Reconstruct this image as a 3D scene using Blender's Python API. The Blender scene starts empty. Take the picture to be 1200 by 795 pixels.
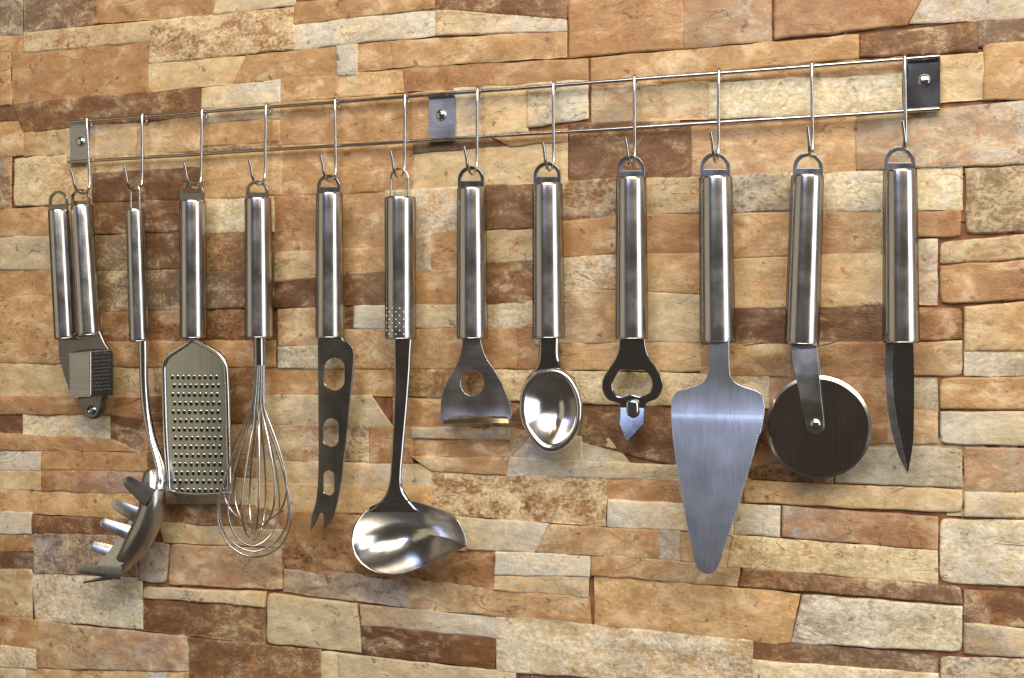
import bpy, bmesh, math, random
from mathutils import Vector, Matrix, noise
C = bpy.context.scene.collection
rnd = random.Random(7)

# ------------------------------------------------------------------ camera, lamps, exposure
TH = math.radians(20.4); F = 1400.0; HY = 388.0; D = 0.828; ZH = 1.50
CAM = Vector((0, -D, ZH))
FWD = Vector((-math.sin(TH), math.cos(TH), 0)); RGT = Vector((math.cos(TH), math.sin(TH), 0))
cd = bpy.data.cameras.new('camera'); cam = bpy.data.objects.new('camera', cd); C.objects.link(cam)
cd.lens = 42.0; cd.sensor_width = 36.0; cd.shift_y = -9.5/1200.0
cd.clip_start = 0.01; cd.clip_end = 50
cam.location = CAM; cam.rotation_euler = (math.radians(90), 0, TH)
sc = bpy.context.scene; sc.camera = cam
sc.view_settings.view_transform = 'Standard'; sc.view_settings.look = 'None'
sc.view_settings.exposure = 0.0; sc.view_settings.gamma = 1.0
w = bpy.data.worlds.new('World'); sc.world = w; w.use_nodes = True
w.node_tree.nodes['Background'].inputs[0].default_value = (1.0, 0.84, 0.68, 1)
w.node_tree.nodes['Background'].inputs[1].default_value = 0.075

def area(name, loc, target, sx, sy, power, col):
    l = bpy.data.lights.new(name, 'AREA'); l.shape = 'RECTANGLE'; l.size = sx; l.size_y = sy
    l.energy = power; l.color = col
    o = bpy.data.objects.new(name, l); C.objects.link(o); o.location = loc
    o.rotation_euler = (Vector(target)-Vector(loc)).to_track_quat('-Z', 'Y').to_euler()
    return o
# the window at the end of the wall on the right, cool
area('window_light', (1.50, -0.62, ZH+0.15), (0, -0.50, ZH-0.02), 0.82, 1.5, 13.5, (0.90, 0.94, 1.0))
# the warm ceiling lamp above and in front of the wall
area('ceiling_light', (0.42, -1.40, ZH+1.20), (0.1, 0, ZH-.30), 2.2, 1.1, 56.0, (1.0, 0.89, 0.72))
# an added cool lamp high behind the viewer, for the cake server's blue reflection
area('added_cool_light', (-0.55, -2.3, ZH+1.05), (-0.15, 0, ZH-.05), 0.8, 0.45, 13.0, (0.42, 0.56, 1.0))
# warm light from the room on the left
area('room_light', (-2.05, -1.3, ZH+0.05), (-0.3, 0, ZH), 1.5, 2.0, 4.6, (1.0, 0.86, 0.60))
for i, (x, y, z) in enumerate([(-0.75, -0.85, 1.15), (-0.2, -0.8, 1.2), (0.45, -0.85, 1.15)]):
    l = bpy.data.lights.new('spot_lamp', 'POINT'); l.energy = 3.6; l.shadow_soft_size = 0.09; l.color = (1.0, 0.74, 0.42)
    o = bpy.data.objects.new('spot_lamp', l); C.objects.link(o); o.location = (x, y, ZH+z)

# ------------------------------------------------------------------ helpers
def P(x, y, off=0.0):
    d = FWD + RGT*((x-600)/F) + Vector((0, 0, (HY-y)/F))
    return CAM + d*((D-off)/d.y)
def mpp(x, off=0.0):
    return (D-off)/(math.cos(TH)+(x-600)/F*math.sin(TH))/F
def lin(c):
    return tuple(((v/255)/12.92 if v/255 <= 0.04045 else ((v/255+0.055)/1.055)**2.4) for v in c)

class FlatFaces(list): pass
def obj(name, verts, faces, mat, parent=None, root=None, smooth=True, angle=50, kind=None, label=None):
    if isinstance(faces, FlatFaces): angle = 11
    me = bpy.data.meshes.new(name)
    o0 = root.location if root is not None else Vector((0, 0, 0))
    me.from_pydata([tuple(Vector(v)-o0) for v in verts], [], faces)
    bm = bmesh.new(); bm.from_mesh(me); bmesh.ops.recalc_face_normals(bm, faces=bm.faces); bm.to_mesh(me); bm.free()
    me.materials.append(mat)
    if smooth:
        me.polygons.foreach_set('use_smooth', [True]*len(me.polygons))
        me.set_sharp_from_angle(angle=math.radians(angle))
    o = bpy.data.objects.new(name, me); C.objects.link(o)
    if parent is not None: o.parent = parent
    elif root is not None: o.parent = root
    if kind: o['kind'] = kind
    if label: o['label'] = label
    return o
def thing(name, loc, label, cat, group=None, kind=None):
    o = bpy.data.objects.new(name, None); C.objects.link(o); o.location = loc; o.empty_display_size = 0.02
    o['label'] = label
    if cat: o['category'] = cat
    if group: o['group'] = group
    if kind: o['kind'] = kind
    bpy.context.view_layer.update()
    return o

def catmull(pts, n=6, closed=False):
    """pts: tuples; a trailing extra 1 marks a sharp corner (2D+1). returns a list of tuples without flags"""
    dim = 3 if len(pts[0]) == 3 and isinstance(pts[0], Vector) else None
    out = []
    N = len(pts)
    V = [Vector(p[:2]) if not isinstance(p, Vector) else p for p in pts]
    cor = [(not isinstance(p, Vector)) and len(p) > 2 and p[2] == 1 for p in pts]
    rng = range(N) if closed else range(N-1)
    for i in rng:
        a, b = V[i], V[(i+1) % N]
        p0 = V[(i-1) % N] if (closed or i > 0) else a
        p3 = V[(i+2) % N] if (closed or i+2 < N) else b
        if cor[i]: p0 = a
        if cor[(i+1) % N]: p3 = b
        if cor[i] and cor[(i+1) % N]:
            out.append(a); continue
        for k in range(n):
            t = k/n
            out.append(0.5*((2*a)+(b-p0)*t+(2*p0-5*a+4*b-p3)*t*t+(3*a-p0-3*b+p3)*t**3))
    if not closed: out.append(V[-1])
    return out

def tube_geo(pts, r, seg=10, closed=False):
    """pts list of Vectors, r float or list"""
    n = len(pts); rr = r if isinstance(r, (list, tuple)) else [r]*n
    verts, faces = [], []
    up = None
    for i in range(n):
        if closed: t = (pts[(i+1) % n]-pts[i-1]).normalized()
        else: t = (pts[min(i+1, n-1)]-pts[max(i-1, 0)]).normalized()
        if up is None:
            up = t.orthogonal().normalized()
        else:
            up = (up - t*up.dot(t)).normalized()
        s = t.cross(up)
        for k in range(seg):
            a = 2*math.pi*k/seg
            verts.append(pts[i]+(up*math.cos(a)+s*math.sin(a))*rr[i])
    for i in range(n if closed else n-1):
        for k in range(seg):
            a = i*seg+k; b = i*seg+(k+1) % seg; j = ((i+1) % n)*seg
            faces.append((a, b, j+(k+1) % seg, j+k))
    if not closed:
        faces.append(tuple(range(seg))); faces.append(tuple(range((n-1)*seg, n*seg)))
    return verts, faces
def lathe_geo(p0, p1, prof, seg=40, caps=True):
    """surface of revolution about p0->p1; prof: (t along in metres from p0, radius)"""
    ax = (p1-p0).normalized(); u = ax.orthogonal().normalized(); v = ax.cross(u)
    verts, faces = [], []
    for (t, r) in prof:
        for k in range(seg):
            a = 2*math.pi*k/seg
            verts.append(p0+ax*t+(u*math.cos(a)+v*math.sin(a))*max(r, 1e-5))
    for i in range(len(prof)-1):
        for k in range(seg):
            faces.append((i*seg+k, i*seg+(k+1) % seg, (i+1)*seg+(k+1) % seg, (i+1)*seg+k))
    if caps: faces.append(tuple(range(seg))); faces.append(tuple(range((len(prof)-1)*seg, len(prof)*seg)))
    return verts, faces
def join(*gs):
    V, Fc = [], []
    for v, f in gs:
        b = len(V); V += list(v); Fc += [tuple(i+b for i in q) for q in f]
    return V, Fc
def box_geo(c, ex, ey, ez, X=Vector((1, 0, 0)), Y=Vector((0, 1, 0)), Z=Vector((0, 0, 1))):
    v = []
    for sx in (-1, 1):
        for sy in (-1, 1):
            for sz in (-1, 1): v.append(c+X*ex*sx+Y*ey*sy+Z*ez*sz)
    f = [(0, 1, 3, 2), (4, 6, 7, 5), (0, 4, 5, 1), (2, 3, 7, 6), (0, 2, 6, 4), (1, 5, 7, 3)]
    return v, f

def plate_geo(outline, holes=(), off=0.019, th=0.0012, bev=0.0003, n=6, warp=None, cuts=(), vcuts=(), raw=False):
    """flat cut sheet: outlines in picture points taken to a plane parallel to the wall, real thickness and bevel"""
    cu = bpy.data.curves.new('tmp', 'CURVE'); cu.dimensions = '2D'; cu.fill_mode = 'BOTH'
    cu.extrude = max(th/2-bev, 1e-5); cu.bevel_depth = bev; cu.bevel_resolution = 2; cu.offset = -bev
    for k, poly in enumerate([outline]+list(holes)):
        pts = catmull(poly, n, True)
        s = cu.splines.new('POLY'); s.points.add(len(pts)-1); s.use_cyclic_u = True
        for i, p in enumerate(pts):
            q = P(p[0], p[1], off); s.points[i].co = (q.x, q.z, 0, 1)
    o = bpy.data.objects.new('tmp', cu); C.objects.link(o)
    dg = bpy.context.evaluated_depsgraph_get()
    me = bpy.data.meshes.new_from_object(o.evaluated_get(dg))
    bm = bmesh.new(); bm.from_mesh(me)
    bmesh.ops.remove_doubles(bm, verts=bm.verts, dist=1e-6)
    for cy in cuts:
        z = P(600, cy, off).z if False else cy
        bmesh.ops.bisect_plane(bm, geom=bm.verts[:]+bm.edges[:]+bm.faces[:], plane_co=(0, z, 0), plane_no=(0, 1, 0))
    for cx in vcuts:
        bmesh.ops.bisect_plane(bm, geom=bm.verts[:]+bm.edges[:]+bm.faces[:], plane_co=(cx, 0, 0), plane_no=(1, 0, 0))
    verts = []
    bm.verts.ensure_lookup_table(); bm.verts.index_update()
    for v in bm.verts:
        dy = warp(v.co.x, v.co.y) if warp else 0.0
        verts.append(Vector((v.co.x, -off - v.co.z - dy, v.co.y)))
    faces = FlatFaces(tuple(v.index for v in f.verts) for f in bm.faces)
    bm.free(); bpy.data.objects.remove(o); bpy.data.curves.remove(cu); bpy.data.meshes.remove(me)
    return verts, faces
def ellipse(cx, cy, rx, ry, n=20, rot=0):
    out = []
    for k in range(n):
        a = 2*math.pi*k/n; x = rx*math.cos(a); y = ry*math.sin(a)
        out.append((cx+x*math.cos(rot)-y*math.sin(rot), cy+x*math.sin(rot)+y*math.cos(rot)))
    return out
def slot(cx, cy, w, h, n=8, tilt=0.0):
    r = w/2; out = []
    for k in range(n+1):
        a = math.pi*k/n; out.append((cx+r*math.cos(a)+tilt, cy+h/2-r+r*math.sin(a)))
    for k in range(n+1):
        a = math.pi+math.pi*k/n; out.append((cx+r*math.cos(a)-tilt, cy-h/2+r+r*math.sin(a)))
    return out

# ------------------------------------------------------------------ materials
def new_mat(name):
    m = bpy.data.materials.new(name); m.use_nodes = True
    nt = m.node_tree; return m, nt, nt.nodes['Principled BSDF']
def steel(name, base=0.62, rough=0.2, brush=0.0, tint=(1, 0.98, 0.95), sc_=(900, 900, 12), smear=0.08, wave=0.0, edge=1.0):
    m, nt, b = new_mat(name); N, L = nt.nodes, nt.links
    b.inputs['Metallic'].default_value = 1; b.inputs['Specular Tint'].default_value = (edge, edge*.97, edge*.95, 1)
    tc = N.new('ShaderNodeTexCoord')
    mp = N.new('ShaderNodeMapping'); mp.inputs['Scale'].default_value = sc_
    nz = N.new('ShaderNodeTexNoise'); nz.inputs['Scale'].default_value = 1.0; nz.inputs['Detail'].default_value = 3
    L.new(tc.outputs['Object'], mp.inputs[0]); L.new(mp.outputs[0], nz.inputs['Vector'])
    n2 = N.new('ShaderNodeTexNoise'); n2.inputs['Scale'].default_value = 55; n2.inputs['Detail'].default_value = 5
    L.new(tc.outputs['Object'], n2.inputs['Vector'])
    r = N.new('ShaderNodeMapRange'); r.inputs[3].default_value = max(rough-smear, .02); r.inputs[4].default_value = rough+smear
    r.inputs[1].default_value = .3; r.inputs[2].default_value = .7
    L.new(n2.outputs['Fac'], r.inputs[0]); L.new(r.outputs[0], b.inputs['Roughness'])
    cr = N.new('ShaderNodeMapRange'); cr.inputs[1].default_value = .3; cr.inputs[2].default_value = .7
    cr.inputs[3].default_value = .88; cr.inputs[4].default_value = 1.08
    L.new(nz.outputs['Fac'], cr.inputs[0])
    mx = N.new('ShaderNodeVectorMath'); mx.operation = 'SCALE'; mx.inputs[0].default_value = tuple(base*t for t in tint)
    L.new(cr.outputs[0], mx.inputs['Scale']); L.new(mx.outputs[0], b.inputs['Base Color'])
    bp = N.new('ShaderNodeBump'); bp.inputs['Strength'].default_value = brush; bp.inputs['Distance'].default_value = 0.0002
    L.new(nz.outputs['Fac'], bp.inputs['Height'])
    last = bp
    if wave > 0:
        n3 = N.new('ShaderNodeTexNoise'); n3.inputs['Scale'].default_value = 22; n3.inputs['Detail'].default_value = 1
        L.new(tc.outputs['Object'], n3.inputs['Vector'])
        b2 = N.new('ShaderNodeBump'); b2.inputs['Strength'].default_value = wave; b2.inputs['Distance'].default_value = 0.002
        L.new(n3.outputs['Fac'], b2.inputs['Height']); L.new(bp.outputs[0], b2.inputs['Normal']); last = b2
    L.new(last.outputs[0], b.inputs['Normal'])
    return m
M = {}
M['handle'] = steel('brushed_handle_steel', 0.56, 0.23, 0.06, sc_=(700, 700, 25), smear=.06, wave=.02, edge=.25)
M['loop'] = steel('dull_loop_steel', 0.30, 0.20, 0.05)
M['wire'] = steel('wire_steel', 0.62, 0.2, 0.02)
M['rail'] = steel('rail_steel', 0.55, 0.24, 0.02, tint=(1, .95, .85))
M['polish'] = steel('polished_steel', 0.68, 0.12, 0.02, smear=.03)
M['dish'] = steel('dished_steel', 0.70, 0.20, 0.02, smear=.03)
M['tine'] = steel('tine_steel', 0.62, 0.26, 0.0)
M['blade'] = steel('satin_blade_steel', 0.56, 0.24, 0.06, sc_=(25, 700, 700), smear=.06, wave=.10)
M['server'] = steel('brushed_server_steel', 0.82, 0.26, 0.03, tint=(.88, .93, 1), sc_=(600, 600, 14), wave=.03, smear=.02)
M['wheel'] = steel('dark_wheel_steel', 0.48, 0.13, 0.0, tint=(1, .88, .76), smear=.03, wave=.03)
M['darkblade'] = steel('dark_mirror_steel', 0.42, 0.13, 0.02, smear=.04, wave=.05)
M['plate'] = steel('plate_steel', 0.5, 0.33, 0.05, tint=(.96, .98, 1), sc_=(20, 20, 600))
M['cast'] = steel('cast_steel', 0.45, 0.30, 0.05)
M['grater'] = steel('grater_steel', 0.5, 0.30, 0.03, tint=(.95, 1, .9))
M['cheek'] = steel('dark_cast_steel', 0.22, 0.30, 0.05)
M['gap'] = steel('hole_shade_steel', 0.04, 0.5)  # near black, paints the shade inside the grater's holes

def stone_material():
    m, nt, b = new_mat('printed_stone_tile'); N, L = nt.nodes, nt.links
    geo = N.new('ShaderNodeNewGeometry')
    def noise_(scale, detail=6, rough=.6, dist=0.0, sc=(1, 1, 1), off=(0, 0, 0)):
        mp = N.new('ShaderNodeMapping'); mp.inputs['Scale'].default_value = sc; mp.inputs['Location'].default_value = off
        n = N.new('ShaderNodeTexNoise'); n.inputs['Scale'].default_value = scale; n.inputs['Detail'].default_value = detail
        n.inputs['Roughness'].default_value = rough; n.inputs['Distortion'].default_value = dist
        L.new(geo.outputs['Position'], mp.inputs[0]); L.new(mp.outputs[0], n.inputs['Vector']); return n.outputs['Fac']
    def rng(src, a, b_, c, d, smooth=False):
        r = N.new('ShaderNodeMapRange'); r.interpolation_type = 'SMOOTHSTEP' if smooth else 'LINEAR'
        for i, v in zip((1, 2, 3, 4), (a, b_, c, d)):
            if isinstance(v, (int, float)): r.inputs[i].default_value = v
            else: L.new(v, r.inputs[i])
        L.new(src, r.inputs[0]); return r.outputs[0]
    def math_(op, a, b_=None):
        n = N.new('ShaderNodeMath'); n.operation = op
        for i, v in enumerate((a, b_)):
            if v is None: continue
            if isinstance(v, (int, float)): n.inputs[i].default_value = v
            else: L.new(v, n.inputs[i])
        return n.outputs[0]
    def mix(fac, a, b_, mode='MIX'):
        n = N.new('ShaderNodeMix'); n.data_type = 'RGBA'; n.blend_type = mode
        if isinstance(fac, (int, float)): n.inputs[0].default_value = fac
        else: L.new(fac, n.inputs[0])
        for i, v in ((6, a), (7, b_)):
            if isinstance(v, tuple): n.inputs[i].default_value = (*v, 1)
            else: L.new(v, n.inputs[i])
        return n.outputs[2]
    tint = N.new('ShaderNodeAttribute'); tint.attribute_name = 'tint'
    st = N.new('ShaderNodeAttribute'); st.attribute_name = 'stain'
    n1 = noise_(34, 8, .62, .4, (1, 1, 1.7))
    n2 = noise_(48, 8, .72, .9, (1, 1, 1.5), (3, 1, 2))
    n3 = noise_(330, 5, .7, 0, (1, 1, 1.2))
    n4 = noise_(13, 5, .6, .6, (1, 1, 1.8), (7, 0, 4))
    n6 = noise_(110, 5, .75, .5, (1, 1, 1.8), (1, 5, 8))
    # warm and pale clouds of the printed stone
    col = mix(rng(n4, .50, .66, 0, .38, True), tint.outputs['Color'], lin((202, 158, 100)))
    col = mix(rng(n1, .48, .61, 0, .62, True), col, lin((222, 202, 166)))
    # stains, amount from the stone
    thr = math_('SUBTRACT', .560, math_('MULTIPLY', st.outputs['Alpha'], .19))
    msk = rng(math_('ADD', math_('ADD', math_('MULTIPLY', n2, .42), math_('MULTIPLY', n6, .22)), math_('MULTIPLY', n3, .36)), math_('SUBTRACT', thr, .055), math_('ADD', thr, .07), 0, .80, True)
    col = mix(msk, col, st.outputs['Color'])
    # dark pinholes
    n5 = noise_(120, 3, .5, 0, (1, 1, 1), (2, 2, 2))
    col = mix(rng(n5, .64, .72, 0, .6, True), col, lin((96, 58, 32)))
    # hair cracks
    v = noise_(16, 4, .55, 1.2, (1, 1, 2.2), (5, 5, 1))
    ridge = math_('ABSOLUTE', math_('SUBTRACT', v, .5))
    gate = rng(noise_(21, 2, .5, 0, (1, 1, 1), (9, 1, 1)), .50, .60, 0, 1, True)
    crack = math_('MULTIPLY', rng(ridge, 0, .010, 1, 0, True), gate)
    col = mix(math_('MULTIPLY', crack, .55), col, lin((92, 58, 36)))
    # grain
    g = rng(n3, .3, .7, .76, 1.20)
    g2 = rng(n1, .3, .7, .80, 1.16)
    vm = N.new('ShaderNodeVectorMath'); vm.operation = 'SCALE'; L.new(col, vm.inputs[0]); L.new(math_('MULTIPLY', math_('MULTIPLY', g, g2), rng(n6, .35, .65, .80, 1.18)), vm.inputs['Scale'])
    L.new(vm.outputs[0], b.inputs['Base Color'])
    L.new(rng(n1, .3, .7, .42, .62), b.inputs['Roughness'])
    b.inputs['Specular IOR Level'].default_value = .35
    h = math_('ADD', math_('MULTIPLY', n1, 1.0), math_('MULTIPLY', n2, .7))
    h = math_('ADD', h, math_('MULTIPLY', n3, .26))
    h = math_('SUBTRACT', h, math_('MULTIPLY', crack, .30))
    bp = N.new('ShaderNodeBump'); bp.inputs['Strength'].default_value = .42; bp.inputs['Distance'].default_value = .004
    L.new(h, bp.inputs['Height']); L.new(bp.outputs[0], b.inputs['Normal'])
    return m
M['stone'] = stone_material()
def grout_material():
    m, nt, b = new_mat('brown_grout'); N, L = nt.nodes, nt.links
    geo = N.new('ShaderNodeNewGeometry'); n = N.new('ShaderNodeTexNoise'); n.inputs['Scale'].default_value = 90; n.inputs['Detail'].default_value = 5
    L.new(geo.outputs['Position'], n.inputs['Vector'])
    r = N.new('ShaderNodeValToRGB'); r.color_ramp.elements[0].color = (*lin((92, 56, 34)), 1); r.color_ramp.elements[1].color = (*lin((150, 100, 62)), 1)
    r.color_ramp.elements[0].position = .35; r.color_ramp.elements[1].position = .7
    L.new(n.outputs['Fac'], r.inputs[0]); L.new(r.outputs[0], b.inputs['Base Color']); b.inputs['Roughness'].default_value = .8
    bp = N.new('ShaderNodeBump'); bp.inputs['Strength'].default_value = .4; bp.inputs['Distance'].default_value = .001
    L.new(n.outputs['Fac'], bp.inputs['Height']); L.new(bp.outputs[0], b.inputs['Normal'])
    return m
M['grout'] = grout_material()

# ------------------------------------------------------------------ the wall
PAL = dict(T=(198, 162, 115), C=(215, 196, 155), W=(212, 208, 193), B=(136, 95, 60), D=(98, 66, 44), R=(163, 119, 80),
           O=(202, 163, 113), G=(180, 167, 142), P=(190, 160, 130), L=(189, 180, 172))
BASE = 0.0      # stone faces stand around y = 0, the backing 5 mm behind
wall = thing('wall', (0, 0, 0), 'wall clad in rough tan, cream, rust and brown stone look tiles', None, kind='structure')
def relief(x, z, seed):
    a = noise.fractal(Vector((x*26+seed*3.1, seed, z*62)), 0.9, 2.1, 4)
    b = noise.noise(Vector((x*9+seed, 4.2, z*40)))
    c = abs(noise.noise(Vector((x*45, seed, z*80))))
    return 0.0009*a + 0.0006*b - 0.0009*c
def stone_geo(q, cL, cR, st, amt, lift, rc=(0, 0, 0, 0), grow=.9, seed=0.0, coarse=1.0):
    x1, y1, x2, y2, x3, y3, x4, y4 = q
    g = grow
    TL, TR, BR, BL = P(x1-g, y1-g), P(x2+g, y2-g), P(x3+g, y3+g), P(x4-g, y4+g)
    wdt = ((TR-TL).length+(BR-BL).length)/2; hgt = ((BL-TL).length+(BR-TR).length)/2
    step = .0042*coarse
    nx = max(4, min(48, int(wdt/step))); nz = max(4, min(26, int(hgt/step)))
    def params(n, length):
        e1 = min(.0006/length, .2); e2 = min(.0018/length, .3)
        return [0, e1, e2]+[e2+(1-2*e2)*k/(n-2) for k in range(1, n-2)]+[1-e2, 1-e1, 1]
    U, V = params(nx, wdt), params(nz, hgt)
    verts, tint, stain = [], [], []
    kk = seed*17.3
    for v in V:
        for u in U:
            uu, vv = u, v
            du, dv = u*wdt, v*hgt
            for ci, (fu, fv) in enumerate(((0, 0), (1, 0), (1, 1), (0, 1))):
                r = rc[ci]
                if r:
                    a = du if fu == 0 else wdt-du; b = dv if fv == 0 else hgt-dv
                    if a < r and b < r:
                        dx, dy = r-a, r-b; dd = math.hypot(dx, dy)
                        # squash the square corner into a round one
                        m = max(dx, dy)
                        if dd > 1e-9:
                            a = r-dx*m/dd; b = r-dy*m/dd
                        du = a if fu == 0 else wdt-a; dv = b if fv == 0 else hgt-b
                        uu, vv = du/wdt, dv/hgt
            p = (TL*(1-uu)+TR*uu)*(1-vv)+(BL*(1-uu)+BR*uu)*vv
            edge = min(u*wdt, (1-u)*wdt, v*hgt, (1-v)*hgt)
            wob = .0006*max(0, 1-edge/.01)
            p.x += wob*noise.noise(Vector((p.x*120, kk, p.z*120)))
            p.z += wob*1.6*noise.noise(Vector((p.x*70, kk+5, p.z*70)))
            h = lift + relief(p.x, p.z, kk)
            if edge < 1e-7: h = -.0026 if any(rc) else -.0009
            elif edge < .0010: h -= .0003
            elif edge < .003: h -= .0001
            verts.append(Vector((p.x, -BASE-h, p.z)))
            t = max(0, min(1, (u-.5)*1.25+.5+.30*noise.noise(Vector((p.x*40, 9, p.z*60)))))
            tint.append(tuple(cL[i]*(1-t)+cR[i]*t for i in range(3))+(1,))
            stain.append(tuple(st)+(amt,))
    n = len(U); faces = []
    for j in range(len(V)-1):
        for i in range(n-1):
            a = j*n+i; faces.append((a, a+n, a+n+1, a+1))
    return verts, faces, tint, stain
def stone_obj(name, G, kind=None):
    verts, faces, tint, stain = G
    me = bpy.data.meshes.new(name); me.from_pydata([tuple(v) for v in verts], [], faces)
    for nm, data in (('tint', tint), ('stain', stain)):
        a = me.color_attributes.new(nm, 'FLOAT_COLOR', 'POINT')
        a.data.foreach_set('color', [c for q in data for c in q])
    me.materials.append(M['stone']); me.polygons.foreach_set('use_smooth', [True]*len(me.polygons))
    o = bpy.data.objects.new(name, me); C.objects.link(o); o.parent = wall
    if kind: o['kind'] = kind
    return o
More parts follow.
